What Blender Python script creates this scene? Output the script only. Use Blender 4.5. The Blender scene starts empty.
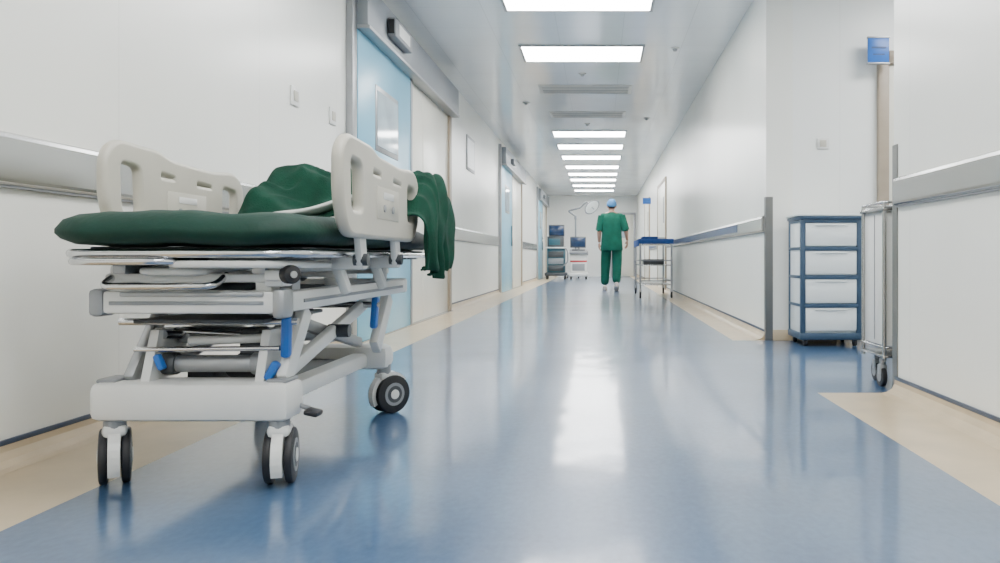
import bpy, bmesh, math, random
from mathutils import Vector, Matrix, Euler, noise
random.seed(4)
S = bpy.context.scene
COL = S.collection

# ---------------------------------------------------------------- materials
MATS = {}
def wavy_normal(m, scale, amp, up=1.0, detail=2):
    """gentle surface waviness of a flat horizontal sheet"""
    nt = m.node_tree; N = nt.nodes; L = nt.links; b = N["Principled BSDF"]
    tc = N.new("ShaderNodeTexCoord"); nz = N.new("ShaderNodeTexNoise")
    nz.inputs["Scale"].default_value = scale; nz.inputs["Detail"].default_value = detail
    L.new(tc.outputs["Object"], nz.inputs["Vector"])
    s = N.new("ShaderNodeVectorMath"); s.operation = 'SUBTRACT'; s.inputs[1].default_value = (.5,.5,.5)
    k = N.new("ShaderNodeVectorMath"); k.operation = 'SCALE'; k.inputs["Scale"].default_value = amp
    a = N.new("ShaderNodeVectorMath"); a.operation = 'ADD'; a.inputs[1].default_value = (0,0,up)
    n = N.new("ShaderNodeVectorMath"); n.operation = 'NORMALIZE'
    L.new(nz.outputs["Color"], s.inputs[0]); L.new(s.outputs[0], k.inputs[0]); L.new(k.outputs[0], a.inputs[0]); L.new(a.outputs[0], n.inputs[0])
    L.new(n.outputs[0], b.inputs["Normal"]); L.new(n.outputs[0], b.inputs["Coat Normal"])
def mat(name, color, rough=0.5, metal=0.0, var=0.0, vscale=8.0, bump=0.0, bscale=40.0, emit=0.0, coat=0.0, vs3=(1,1,1), spec=0.5):
    if name in MATS: return MATS[name]
    m = bpy.data.materials.new(name); m.use_nodes = True
    nt = m.node_tree; N = nt.nodes; L = nt.links
    b = N["Principled BSDF"]
    b.inputs["Base Color"].default_value = (*color, 1)
    b.inputs["Roughness"].default_value = rough
    b.inputs["Metallic"].default_value = metal
    b.inputs["Specular IOR Level"].default_value = spec
    tc = N.new("ShaderNodeTexCoord")
    if var > 0:
        mp = N.new("ShaderNodeMapping"); mp.inputs["Scale"].default_value = vs3
        nz = N.new("ShaderNodeTexNoise"); nz.inputs["Scale"].default_value = vscale
        nz.inputs["Detail"].default_value = 5
        mr = N.new("ShaderNodeMapRange")
        mr.inputs["From Min"].default_value = 0.3; mr.inputs["From Max"].default_value = 0.7
        mr.inputs["To Min"].default_value = 1 - var; mr.inputs["To Max"].default_value = 1 + var
        mx = N.new("ShaderNodeVectorMath"); mx.operation = 'SCALE'
        mx.inputs[0].default_value = color
        L.new(tc.outputs["Object"], mp.inputs[0]); L.new(mp.outputs[0], nz.inputs["Vector"])
        L.new(nz.outputs["Fac"], mr.inputs["Value"]); L.new(mr.outputs[0], mx.inputs["Scale"])
        L.new(mx.outputs[0], b.inputs["Base Color"])
    if bump > 0:
        n2 = N.new("ShaderNodeTexNoise"); n2.inputs["Scale"].default_value = bscale
        n2.inputs["Detail"].default_value = 3
        bp = N.new("ShaderNodeBump"); bp.inputs["Strength"].default_value = bump
        bp.inputs["Distance"].default_value = 0.01
        L.new(tc.outputs["Object"], n2.inputs["Vector"]); L.new(n2.outputs["Fac"], bp.inputs["Height"])
        L.new(bp.outputs[0], b.inputs["Normal"])
    if emit > 0:
        b.inputs["Emission Color"].default_value = (*color, 1)
        b.inputs["Emission Strength"].default_value = emit
    MATS[name] = m
    return m

def panel_mat(name, color, rough, px, py, seam=0.004, dark=0.75, axes=(1,2), spec=0.5):
    """painted panels with fine joint lines repeating along two object axes"""
    m = mat(name, color, rough, var=0.03, vscale=1.2, spec=spec)
    nt = m.node_tree; N = nt.nodes; L = nt.links; b = N["Principled BSDF"]
    tc = N["Texture Coordinate"]
    sep = N.new("ShaderNodeSeparateXYZ"); L.new(tc.outputs["Object"], sep.inputs[0])
    masks = []
    for ax, per in zip(axes, (px, py)):
        if per <= 0: continue
        md = N.new("ShaderNodeMath"); md.operation = 'PINGPONG'; md.inputs[1].default_value = per/2
        L.new(sep.outputs[ax], md.inputs[0])
        lt = N.new("ShaderNodeMath"); lt.operation = 'LESS_THAN'; lt.inputs[1].default_value = seam
        L.new(md.outputs[0], lt.inputs[0]); masks.append(lt)
    out = masks[0].outputs[0]
    if len(masks) == 2:
        mxm = N.new("ShaderNodeMath"); mxm.operation = 'MAXIMUM'
        L.new(masks[0].outputs[0], mxm.inputs[0]); L.new(masks[1].outputs[0], mxm.inputs[1]); out = mxm.outputs[0]
    src = b.inputs["Base Color"].links[0].from_socket
    mix = N.new("ShaderNodeMix"); mix.data_type = 'RGBA'
    L.new(out, mix.inputs[0]); L.new(src, mix.inputs[6])
    mix.inputs[7].default_value = (color[0]*dark, color[1]*dark, color[2]*dark, 1)
    L.new(mix.outputs[2], b.inputs["Base Color"])
    return m

M_wall = panel_mat("wall_paint", (0.855,0.855,0.795), 0.28, 1.22, 0, seam=0.002, dark=0.85)
M_wallx = panel_mat("wall_paint_side", (0.84,0.85,0.82), 0.35, 1.22, 0, seam=0.002, dark=0.88, axes=(0,2))
M_ceil = panel_mat("ceiling_panels", (0.86,0.89,0.91), 0.13, 0.6, 0.6, seam=0.0025, dark=0.8, axes=(0,1), spec=0.9)
wavy_normal(M_ceil, 2.2, .06, -1.0)
M_white = mat("white_plastic", (0.72,0.72,0.69), 0.35, var=0.03)
M_cream = mat("bed_cream_plastic", (0.50,0.475,0.40), 0.42, var=0.04, vscale=5)
M_grey = mat("grey_plastic", (0.24,0.25,0.26), 0.45, var=0.05)
M_dgrey = mat("dark_grey_plastic", (0.05,0.055,0.06), 0.45, var=0.1)
M_black = mat("black_rubber", (0.010,0.010,0.012), 0.5, var=0.2)
M_steel = mat("brushed_steel", (0.44,0.44,0.43), 0.24, metal=1.0, var=0.03, vscale=3)
M_gsteel = mat("corner_guard_steel", (0.22,0.22,0.215), 0.35, metal=0.9, var=0.03, vscale=3)
M_chrome = mat("chrome", (0.60,0.60,0.61), 0.18, metal=1.0, var=0.03)
M_alu = mat("satin_aluminium", (0.36,0.37,0.38), 0.4, metal=0.7, var=0.05)
M_hdr = mat("header_grey", (0.24,0.26,0.28), 0.4, metal=0.2, var=0.04)
M_bdoor = mat("door_blue_laminate", (0.20,0.49,0.66), 0.3, var=0.03, vscale=2)
M_cdoor = mat("door_cream_laminate", (0.76,0.75,0.66), 0.3, var=0.03, vscale=2)
M_beige = mat("beige_vinyl", (0.54,0.43,0.28), 0.28, var=0.10, vscale=5)
M_navy = mat("navy_trim", (0.025,0.045,0.09), 0.4, var=0.1)
M_blue = mat("blue_plastic", (0.015,0.13,0.48), 0.35, var=0.08)
M_bframe = mat("cart_blue_frame", (0.035,0.07,0.12), 0.4, var=0.06)
M_band = mat("rail_blue_band", (0.035,0.07,0.17), 0.4, metal=0.2, var=0.06)
M_draw = mat("cart_drawer_white", (0.80,0.84,0.83), 0.3, var=0.03)
M_lamp = mat("lamp_diffuser", (0.99,0.99,0.985), 0.5, emit=27.0)
M_glass = mat("door_glass", (0.40,0.50,0.55), 0.08, var=0.2, vscale=3)
M_brown = mat("brown_frame", (0.33,0.27,0.20), 0.4, var=0.08)
M_green = mat("green_cloth", (0.0035,0.046,0.026), 0.85, var=0.25, vscale=12, bump=0.4, bscale=220, spec=.25)
M_matt = mat("green_mattress_vinyl", (0.0025,0.030,0.019), 0.65, var=0.15, vscale=6, bump=0.15, bscale=60, spec=.3)
M_scrub = mat("scrub_green", (0.006,0.115,0.075), 0.85, var=0.15, vscale=10, bump=0.4, bscale=60, spec=.3)
M_skin = mat("skin", (0.55,0.31,0.22), 0.5, var=0.05)
M_cap = mat("surgical_cap", (0.06,0.20,0.42), 0.8, var=0.1, bump=0.4)
M_hair = mat("hair", (0.02,0.015,0.012), 0.6, var=0.2)
M_shoe = mat("shoe_white", (0.6,0.52,0.48), 0.5, var=0.05)
M_screen = mat("monitor_screen", (0.01,0.03,0.08), 0.15, var=0.3)
M_red = mat("red_plastic", (0.45,0.03,0.03), 0.4, var=0.05)
M_teal = mat("teal_plastic", (0.02,0.09,0.12), 0.4, var=0.05)
M_bluecl = mat("blue_cloth", (0.015,0.07,0.27), 0.8, var=0.15, bump=0.3)
M_sheet = mat("white_sheet", (0.62,0.64,0.60), 0.8, var=0.04, bump=0.2)

def floor_material():
    m = bpy.data.materials.new("blue_vinyl_floor"); m.use_nodes = True
    nt = m.node_tree; N = nt.nodes; L = nt.links; b = N["Principled BSDF"]
    tc = N.new("ShaderNodeTexCoord")
    n1 = N.new("ShaderNodeTexNoise"); n1.inputs["Scale"].default_value = 1.8; n1.inputs["Detail"].default_value = 4
    n2 = N.new("ShaderNodeTexNoise"); n2.inputs["Scale"].default_value = 55; n2.inputs["Detail"].default_value = 3
    mp = N.new("ShaderNodeMapping"); mp.inputs["Scale"].default_value = (1.0, 0.6, 1)
    L.new(tc.outputs["Object"], n1.inputs["Vector"]); L.new(tc.outputs["Object"], mp.inputs[0]); L.new(mp.outputs[0], n2.inputs["Vector"])
    ad = N.new("ShaderNodeMath"); ad.operation = 'MULTIPLY_ADD'; ad.inputs[1].default_value = 0.6
    L.new(n1.outputs["Fac"], ad.inputs[0]); 
    sc = N.new("ShaderNodeMath"); sc.operation = 'MULTIPLY'; sc.inputs[1].default_value = 0.4
    L.new(n2.outputs["Fac"], sc.inputs[0]); L.new(sc.outputs[0], ad.inputs[2])
    cr = N.new("ShaderNodeValToRGB")
    cr.color_ramp.elements[0].position = 0.36; cr.color_ramp.elements[0].color = (0.030,0.076,0.165,1)
    cr.color_ramp.elements[1].position = 0.64; cr.color_ramp.elements[1].color = (0.070,0.138,0.250,1)
    L.new(ad.outputs[0], cr.inputs[0]); L.new(cr.outputs[0], b.inputs["Base Color"])
    b.inputs["Roughness"].default_value = 0.30
    b.inputs["Specular IOR Level"].default_value = 0.5
    b.inputs["Coat Weight"].default_value = 0.75      # polished wax layer
    b.inputs["Coat Roughness"].default_value = 0.10
    b.inputs["Coat IOR"].default_value = 1.5
    wavy_normal(m, 6.0, .035, 1.0, 2)
    return m
M_floor = floor_material()

# ---------------------------------------------------------------- helpers
def link(o, parent=None):
    COL.objects.link(o)
    if parent is not None:
        o.parent = parent
        o.matrix_parent_inverse = parent.matrix_world.inverted()
    return o
def empty(name, loc):
    e = bpy.data.objects.new(name, None); e.empty_display_size = 0.2
    e.location = loc; COL.objects.link(e)
    e.matrix_world = Matrix.Translation(loc)
    return e
def meshobj(name, bm, m, parent=None, smooth=False):
    me = bpy.data.meshes.new(name); bm.to_mesh(me); bm.free()
    for x in (m if isinstance(m, (list,tuple)) else [m]): me.materials.append(x)
    if smooth:
        for p in me.polygons: p.use_smooth = True
    o = bpy.data.objects.new(name, me)
    return link(o, parent)
def box(name, c, s, m, parent=None, bevel=0.0, rot=(0,0,0), seg=2):
    bm = bmesh.new(); bmesh.ops.create_cube(bm, size=1)
    bmesh.ops.scale(bm, vec=s, verts=bm.verts)
    if bevel > 0:
        bmesh.ops.bevel(bm, geom=list(bm.edges), offset=min(bevel, min(s)*0.45), segments=seg, profile=0.5, affect='EDGES')
    me = bpy.data.meshes.new(name); bm.to_mesh(me); bm.free(); me.materials.append(m)
    o = bpy.data.objects.new(name, me); o.location = c; o.rotation_euler = rot
    if bevel > 0:
        for p in me.polygons: p.use_smooth = True
        try: me.set_sharp_from_angle(angle=math.radians(40))
        except Exception: pass
    return link(o, parent)
def bx(name, x0,x1,y0,y1,z0,z1, m, parent=None, bevel=0.0):
    return box(name, ((x0+x1)/2,(y0+y1)/2,(z0+z1)/2), (abs(x1-x0),abs(y1-y0),abs(z1-z0)), m, parent, bevel)
def cyl(name, p0, p1, r, m, parent=None, seg=24, r2=None, bevel=0.0):
    p0 = Vector(p0); p1 = Vector(p1); d = p1-p0
    bm = bmesh.new()
    bmesh.ops.create_cone(bm, cap_ends=True, segments=seg, radius1=r, radius2=r if r2 is None else r2, depth=d.length)
    if bevel > 0:
        ed = [e for e in bm.edges if abs(e.verts[0].co.z-e.verts[1].co.z) < 1e-6]
        bmesh.ops.bevel(bm, geom=ed, offset=bevel, segments=2, profile=0.5, affect='EDGES')
    q = Vector((0,0,1)).rotation_difference(d.normalized())
    me = bpy.data.meshes.new(name); bm.to_mesh(me); bm.free(); me.materials.append(m)
    for p in me.polygons: p.use_smooth = True
    try: me.set_sharp_from_angle(angle=math.radians(40))
    except Exception: pass
    o = bpy.data.objects.new(name, me); o.location = (p0+p1)/2
    o.rotation_euler = q.to_euler()
    return link(o, parent)
def finalize_curve(name, cu, m, parent, mw=Matrix.Identity(4)):
    tmp = bpy.data.objects.new("tmp", cu); COL.objects.link(tmp)
    dg = bpy.context.evaluated_depsgraph_get(); dg.update()
    me = bpy.data.meshes.new_from_object(tmp.evaluated_get(dg))
    bpy.data.objects.remove(tmp)
    me.materials.clear(); me.materials.append(m)
    me.transform(mw)
    for p in me.polygons: p.use_smooth = True
    try: me.set_sharp_from_angle(angle=math.radians(45))
    except Exception: pass
    o = bpy.data.objects.new(name, me)
    return link(o, parent)
def round_pts(pts, rad, closed, n=5):
    P = [Vector(p) for p in pts]; out = []
    for i, p in enumerate(P):
        if not closed and (i == 0 or i == len(P)-1): out.append(p); continue
        a = P[i-1]; c = P[(i+1) % len(P)]
        d1 = (a-p); d2 = (c-p); r = min(rad, d1.length*0.48, d2.length*0.48)
        s = p + d1.normalized()*r; e = p + d2.normalized()*r
        for k in range(n+1):
            t = k/n; out.append((1-t)**2*s + 2*t*(1-t)*p + t*t*e)
    return out
def tube(name, pts, r, m, parent=None, rad=0.0, closed=False):
    if rad > 0: pts = round_pts(pts, rad, closed)
    cu = bpy.data.curves.new(name, 'CURVE'); cu.dimensions = '3D'
    sp = cu.splines.new('POLY'); sp.points.add(len(pts)-1)
    for i, p in enumerate(pts): sp.points[i].co = (*p, 1)
    sp.use_cyclic_u = closed
    cu.bevel_depth = r; cu.bevel_resolution = 3; cu.use_fill_caps = True
    return finalize_curve(name, cu, m, parent)
def plate(name, outline, holes, thick, bev, m, parent, mw):
    cu = bpy.data.curves.new(name, 'CURVE'); cu.dimensions = '2D'; cu.fill_mode = 'BOTH'
    for pts in [outline]+holes:
        sp = cu.splines.new('POLY'); sp.points.add(len(pts)-1)
        for i, p in enumerate(pts): sp.points[i].co = (p[0], p[1], 0, 1)
        sp.use_cyclic_u = True
    cu.extrude = thick/2-bev; cu.bevel_depth = bev; cu.bevel_resolution = 3
    return finalize_curve(name, cu, m, parent, mw)
def loft(name, secs, m, parent, n=28, caps=True, sup=2.0):
    """secs: (cx,cy,cz,rx,ry) horizontal super-ellipses"""
    bm = bmesh.new(); rings = []
    for (cx,cy,cz,rx,ry) in secs:
        ring = []
        for i in range(n):
            a = 2*math.pi*i/n; c, s = math.cos(a), math.sin(a)
            ring.append(bm.verts.new((cx+rx*math.copysign(abs(c)**(2/sup), c), cy+ry*math.copysign(abs(s)**(2/sup), s), cz)))
        rings.append(ring)
    for a, b in zip(rings, rings[1:]):
        for i in range(n): bm.faces.new((a[i], a[(i+1)%n], b[(i+1)%n], b[i]))
    if caps:
        bm.faces.new(list(reversed(rings[0]))); bm.faces.new(rings[-1])
    return meshobj(name, bm, m, parent, True)
def skin(name, verts, edges, radii, m, parent, sub=2, root=0, matfn=None):
    me = bpy.data.meshes.new(name); me.from_pydata([Vector(v) for v in verts], edges, [])
    o = bpy.data.objects.new(name, me); COL.objects.link(o)
    o.modifiers.new("skin", 'SKIN')
    sl = me.skin_vertices[0].data if me.skin_vertices else None
    if sl is None:
        bpy.context.view_layer.objects.active = o
        sl = me.skin_vertices[0].data
    for i, r in enumerate(radii):
        sl[i].radius = (r, r) if not isinstance(r, tuple) else r
        sl[i].use_root = (i == root)
    md = o.modifiers.new("sub", 'SUBSURF'); md.levels = sub; md.render_levels = sub
    dg = bpy.context.evaluated_depsgraph_get(); dg.update()
    me2 = bpy.data.meshes.new_from_object(o.evaluated_get(dg))
    bpy.data.objects.remove(o)
    me2.materials.clear()
    for x in (m if isinstance(m, list) else [m]): me2.materials.append(x)
    for p in me2.polygons:
        p.use_smooth = True
        if matfn: p.material_index = matfn(p.center)
    return link(bpy.data.objects.new(name, me2), parent)

XL, XR, XN = -1.78, 1.25, 1.36
YB, YE = -4.0, 27.0
H = 2.72
YA0, YA1 = 3.70, 6.02
XS = 4.6

# ---------------------------------------------------------------- room shell
bm = bmesh.new()
def fq(x0,x1,y0,y1,mi):
    vs = [bm.verts.new(p) for p in ((x0,y0,0),(x1,y0,0),(x1,y1,0),(x0,y1,0))]
    f = bm.faces.new(vs); f.material_index = mi
fq(XL-.2,-1.36,YB,YE+.2,1)
fq(-1.36,1.0,YB,YE+.2,0)
fq(1.0,XN+.2,YB,YA0-.02,1)
fq(1.0,XS,YA0-.02,YA1,0)
fq(1.0,XN+.2,YA1,YE+.2,1)
meshobj("floor", bm, [M_floor, M_beige])
bx("ceiling", XL-.2,XS+.2,YB-.2,YE+.2,H,H+.1, M_ceil)
bx("wall_left", XL-.2,XL,YB,YE,0,H, M_wall)
bx("wall_right_near", XN,XN+.2,YB,YA0,0,H, M_wall)
bx("wall_side_passage_near", XN+.2,XS,YA0-.2,YA0,0,H, M_wallx)
bx("wall_right_far", XR,XR+.2,YA1,YE,0,H, M_wall)
bx("wall_side_passage_far", XR+.2,XS,YA1,YA1+.2,0,H, M_wallx)
bx("wall_side_passage_end", XS,XS+.2,YA0-.2,YA1+.2,0,H, M_wall)
bx("wall_end", XL-.2,XR+.2,YE,YE+.2,0,H, M_wallx)
bx("wall_back", XL-.2,XN+.2,YB-.2,YB,0,H, M_wallx)

def cove(name, x, y0, y1, sgn):
    """coved vinyl skirting along Y; sgn=+1 sticks out toward +X"""
    prof = [(0,.0),(.075,.0),(.045,.006),(.022,.02),(.010,.042),(.008,.062),(0,.062)]
    bm = bmesh.new(); A = [bm.verts.new((x+sgn*u, y0, v+.0005)) for u,v in prof]; B = [bm.verts.new((x+sgn*u, y1, v+.0005)) for u,v in prof]
    n = len(prof)
    for i in range(n): bm.faces.new((A[i],A[(i+1)%n],B[(i+1)%n],B[i]))
    bm.faces.new(A); bm.faces.new(list(reversed(B)))
    bmesh.ops.recalc_face_normals(bm, faces=bm.faces)
    return meshobj(name, bm, M_beige)
def strip(name, x, y0, y1, sgn, z0=.062, z1=.078):
    a, b = sorted((x, x+sgn*.010))
    return bx(name, a,b,y0,y1,z0,z1, M_navy, None, .002)
segsL = [(YB,5.60),(9.35,14.0),(17.9,22.4),(26.0,YE)]
for i,(a,b) in enumerate(segsL):
    cove(f"baseboard_left_{i+1}", XL, a, b, 1); strip(f"trim_navy_left_{i+1}", XL, a, b, 1)
cove("baseboard_right_near", XN, YB, YA0-.03, -1); strip("trim_navy_right_near", XN, YB, YA0-.03, -1)
cove("baseboard_right_far", XR, YA1+.03, YE, -1); strip("trim_navy_right_far", XR, YA1+.03, YE, -1)
bx("baseboard_passage", XR+.05,2.02,YA1-.012,YA1,0,.08, M_beige, None,.003)

def handrail(name, x, y0, y1, sgn, z0=.84, z1=1.0, blue=False):
    """flat stainless bumper rail: broad face plate folded back to the wall at top and bottom"""
    e = empty(name, (x, (y0+y1)/2, (z0+z1)/2))
    prof = [(0,z0+.004),(.018,z0),(.026,z0+.006),(.028,z0+.016),(.028,z1-.018),(.024,z1-.006),(.014,z1),(0,z1)]
    bm = bmesh.new(); A=[bm.verts.new((x+sgn*u,y0,v)) for u,v in prof]; Bv=[bm.verts.new((x+sgn*u,y1,v)) for u,v in prof]
    for i in range(len(prof)-1): bm.faces.new((A[i],A[i+1],Bv[i+1],Bv[i]))
    bm.faces.new(A); bm.faces.new(list(reversed(Bv))); bmesh.ops.recalc_face_normals(bm, faces=bm.faces)
    meshobj("face", bm, M_steel, e)
    a, b = sorted((x+sgn*.001, x+sgn*.016))
    bx("shadow_gap_strip", a,b,y0,y1,z0-.010,z0-.001, M_grey, e)
    if blue:
        a, b = sorted((x+sgn*.026, x+sgn*.031))
        bx("blue_band", a,b,y0+(y1-y0)*.12,y1,z0+.03,z1-.022, M_band, e)
    else:
        n=int((y1-y0)/2.4)
        for k in range(1,n+1):
            yy=y0+(y1-y0)*k/(n+1); a, b = sorted((x+sgn*.026, x+sgn*.0295))
            bx(f"joint_{k}", a,b,yy-.003,yy+.003,z0+.01,z1-.01, M_grey, e)
    return e
handrail("trim_handrail_left_1", XL, YB, 5.45, 1, z0=.84,z1=.995)
handrail("trim_handrail_left_2", XL, 9.5, 13.9, 1)
handrail("trim_handrail_left_3", XL, 18.0, 22.3, 1)
handrail("trim_handrail_right_near", XN, YB, YA0-.06, -1, z0=.86,z1=.985)
handrail("trim_handrail_right_far", XR, YA1+.05, 14.9, -1, z0=.82,z1=.94, blue=True)
handrail("trim_handrail_right_end", XR, 17.2, 19.9, -1, z0=.82,z1=.94, blue=True)
# corner guards (stainless angles)
def guard(name, x, y, z1, ys):
    e = empty(name, (x,y,0))
    bx("leaf_side", x-.006,x,min(y,y+ys*.05),max(y,y+ys*.05),0,z1, M_gsteel, e)
    bx("leaf_face", x-.006,x+.05,min(y,y-ys*.006),max(y,y-ys*.006),0,z1, M_gsteel, e)
guard("trim_corner_guard_near", XN, YA0, 1.14, -1)
guard("trim_corner_guard_far", XR, YA1, 1.08, 1)

# sliding doors on left wall
def sliding_door(name, y0, y1, yb, sensor=False):
    e = empty(name, (XL, (y0+y1)/2, 0))
    zt = 2.28
    bx("jamb_1", XL,XL+.05,y0,y0+.10,0,zt+.34, M_alu, e, .004)
    bx("jamb_2", XL,XL+.05,y1-.14,y1,0,zt, M_brown, e, .004)
    bx("header", XL,XL+.13,y0+.10,y1,zt,zt+.30, M_hdr, e, .012)
    bx("header_lip", XL,XL+.14,y0+.10,y1,zt-.02,zt+.005, M_alu, e, .003)
    bx("leaf_blue", XL+.012,XL+.05,y0+.12,yb,.012,zt-.02, M_bdoor, e, .004)
    bx("leaf_edge", XL+.012,XL+.06,yb,yb+.05,.012,zt-.02, M_alu, e, .004)
    bx("leaf_cream", XL+.004,XL+.025,yb+.05,y1-.14,.012,zt-.02, M_cdoor, e, .003)
    bx("leaf_reveal", XL+.024,XL+.03,yb+.62,yb+.64,.012,zt-.02, M_cdoor, e)
    w0 = y0+.12+(yb-y0-.12)*.30; w1 = w0+(yb-y0)*.36
    bx("window_frame", XL+.04,XL+.056,w0-.04,w1+.04,1.45,1.96, M_alu, e, .006)
    bx("window_glass", XL+.05,XL+.059,w0,w1,1.49,1.92, M_glass, e)
    bx("handle", XL+.05,XL+.085,yb-.16,yb-.12,.85,1.25, M_steel, e, .01)
    bx("track", XL,XL+.06,y0+.1,y1,0,.012, M_steel, e)
    if sensor:
        bx("sensor_box", XL+.13,XL+.20,6.2,6.75,2.34,2.49, M_grey, e, .015)
        bx("sensor_lens", XL+.14,XL+.19,6.185,6.2,2.36,2.47, M_black, e, .005)
        bx("sensor_label", XL+.199,XL+.203,6.3,6.65,2.37,2.46, M_white, e, .001)
    else:
        bx("sensor_box", XL+.13,XL+.19,y0+.8,y0+1.2,2.36,2.46, M_grey, e, .015)
sliding_door("door_1", 5.60, 9.35, 7.30, True)
sliding_door("door_2", 14.0, 17.9, 15.7)
sliding_door("door_3", 22.4, 26.0, 24.0)

def hinged_door(name, y0, y1, x, sgn):
    e = empty(name, (x, (y0+y1)/2, 0))
    def b(n, u0,u1, *r): 
        a,c = sorted((x+sgn*u0, x+sgn*u1)); return bx(n, a,c,*r)
    b("frame_1",0,.03,y0,y0+.07,0,2.15,M_brown,e,.004); b("frame_2",0,.03,y1-.07,y1,0,2.15,M_brown,e,.004)
    b("frame_top",0,.03,y0+.07,y1-.07,2.08,2.15,M_brown,e,.004)
    b("leaf",.0,.02,y0+.07,y1-.07,.01,2.08,M_cdoor,e,.003)
    b("glass",.018,.024,y0+.35,y0+.60,1.3,1.8,M_grey,e)
    b("handle",.02,.06,y1-.22,y1-.12,1.0,1.03,M_steel,e,.008)
hinged_door("door_4", 15.0, 17.1, XR, -1)
hinged_door("door_5", 20.0, 22.0, XR, -1)
# passage door facing the camera
e = empty("door_6", (2.6,YA1,0))
bx("frame_1",2.08,2.16,YA1-.05,YA1,0,2.17,M_brown,e,.005); bx("frame_2",3.2,3.3,YA1-.05,YA1,0,2.17,M_brown,e,.005)
bx("frame_top",2.16,3.2,YA1-.05,YA1,2.07,2.17,M_brown,e,.005)
bx("leaf",2.16,3.2,YA1-.025,YA1,.01,2.07,M_cdoor,e,.003); bx("glass",2.9,3.1,YA1-.03,YA1-.02,1.2,1.8,M_glass,e)
bx("handle",2.25,2.37,YA1-.08,YA1-.025,1.0,1.03,M_steel,e,.008)
# end door
e = empty("door_7", (0.6,YE,0))
bx("frame_1",.35,.42,YE-.04,YE,0,2.15,M_alu,e,.004); bx("frame_2",1.13,1.2,YE-.04,YE,0,2.15,M_alu,e,.004); bx("frame_top",.42,1.13,YE-.04,YE,2.08,2.15,M_alu,e,.004)
bx("leaf",.42,1.13,YE-.02,YE,.01,2.08,M_cdoor,e,.003); bx("glass",.60,.95,YE-.026,YE-.018,1.3,1.8,M_glass,e)

# blade signs
def sign(name, x0,x1,y,z0,z1,rot=0):
    e = empty(name, ((x0+x1)/2,y,(z0+z1)/2))
    box("panel", ((x0+x1)/2,y,(z0+z1)/2),(x1-x0,.02,z1-z0),M_blue,e,.003)
    box("border_top", ((x0+x1)/2,y,z1+.006),(x1-x0+.01,.026,.012),M_alu,e,.002)
    box("border_bottom", ((x0+x1)/2,y,z0-.006),(x1-x0+.01,.026,.012),M_alu,e,.002)
    box("text_line", ((x0+x1)/2,y-.0115,(z0+z1)/2+.02),((x1-x0)*.7,.003,(z1-z0)*.07),M_band,e)
    box("text_line_b", ((x0+x1)/2,y-.0115,(z0+z1)/2-.03),((x1-x0)*.55,.003,(z1-z0)*.05),M_band,e)
    return e
s1 = sign("blade_sign", 1.975,2.13,5.90,2.06,2.24)
box("bracket", (2.1,5.965,2.15),(.03,.11,.15),M_alu,s1,.004)
for (y,z) in ((19.8,1.95),):
    sign("blade_sign", XR-.20,XR,y-.15,z,z+.14)

# wall plates
def wall_switch(y, z, x=XL, s=1):
    e = empty("light_switch", (x,y,z))
    a,b = sorted((x,x+s*.012)); bx("plate",a,b,y-.06,y+.06,z-.055,z+.055,M_white,e,.004)
    a,b = sorted((x+s*.012,x+s*.018)); bx("rocker",a,b,y-.03,y+.03,z-.03,z+.03,M_cream,e,.002)
wall_switch(4.65,1.56); wall_switch(5.31,1.56)
e = empty("light_switch", (1.68,YA1,1.47))
bx("plate",1.63,1.72,YA1-.012,YA1,1.44,1.52,M_white,e,.004); bx("rocker",1.65,1.70,YA1-.017,YA1-.012,1.455,1.505,M_cream,e,.002)
e = empty("window_1", (XL,11.0,2.03))
bx("frame",XL,XL+.012,10.65,11.3,1.80,2.27,M_alu,e,.004); bx("glass",XL+.008,XL+.015,10.70,11.25,1.84,2.23,M_draw,e)

# ---------------------------------------------------------------- ceiling lamps
def panel_light(xc, yc, w=1.2, d=.6):
    e = empty("ceiling_light_panel", (xc,yc,H))
    z = H
    for nm,(a,b,c,dd) in {"frame_1":(xc-w/2-.025,xc+w/2+.025,yc-d/2-.025,yc-d/2),"frame_2":(xc-w/2-.025,xc+w/2+.025,yc+d/2,yc+d/2+.025),
                    "frame_3":(xc-w/2-.025,xc-w/2,yc-d/2,yc+d/2),"frame_4":(xc+w/2,xc+w/2+.025,yc-d/2,yc+d/2)}.items():
        bx(nm,a,b,c,dd,z-.016,z,M_alu,e)
    bx("diffuser",xc-w/2,xc+w/2,yc-d/2,yc+d/2,z-.010,z-.001,M_lamp,e)
LX = -.18
for y in (-2.6,-.3,1.9,4.3,6.45,8.2,13.5,15.05,16.65,18.4,19.95,21.4,23.1,24.8):
    panel_light(LX, y)
panel_light(2.9, 4.9, 1.2, .6)
def vent(xc,yc,w,d):
    e = empty("ceiling_air_vent", (xc,yc,H))
    bx("frame",xc-w/2,xc+w/2,yc-d/2,yc+d/2,H-.008,H,M_white,e,.003)
    n = 6
    for i in range(n):
        y = yc-d/2+.05+(d-.1)*i/(n-1)
        box(f"louvre_{i+1}",(xc,y,H-.010),(w-.08,d/n*.45,.003),M_alu if i%2 else M_white,e,rot=(.1,0,0))
vent(LX,9.95,1.15,.5); vent(LX,11.7,1.1,.5)
for x,y in ((-.2,9.1),(-.2,12.5),(.75,8.0),(-1.0,10.8),(.7,12.0),(.8,5.8)):
    e = empty("smoke_detector", (x,y,H))
    cyl("base",(x,y,H-.012),(x,y,H),.045,M_white,e,bevel=.004); cyl("dome",(x,y,H-.035),(x,y,H-.012),.015,M_alu,e,r2=.025)

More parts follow.
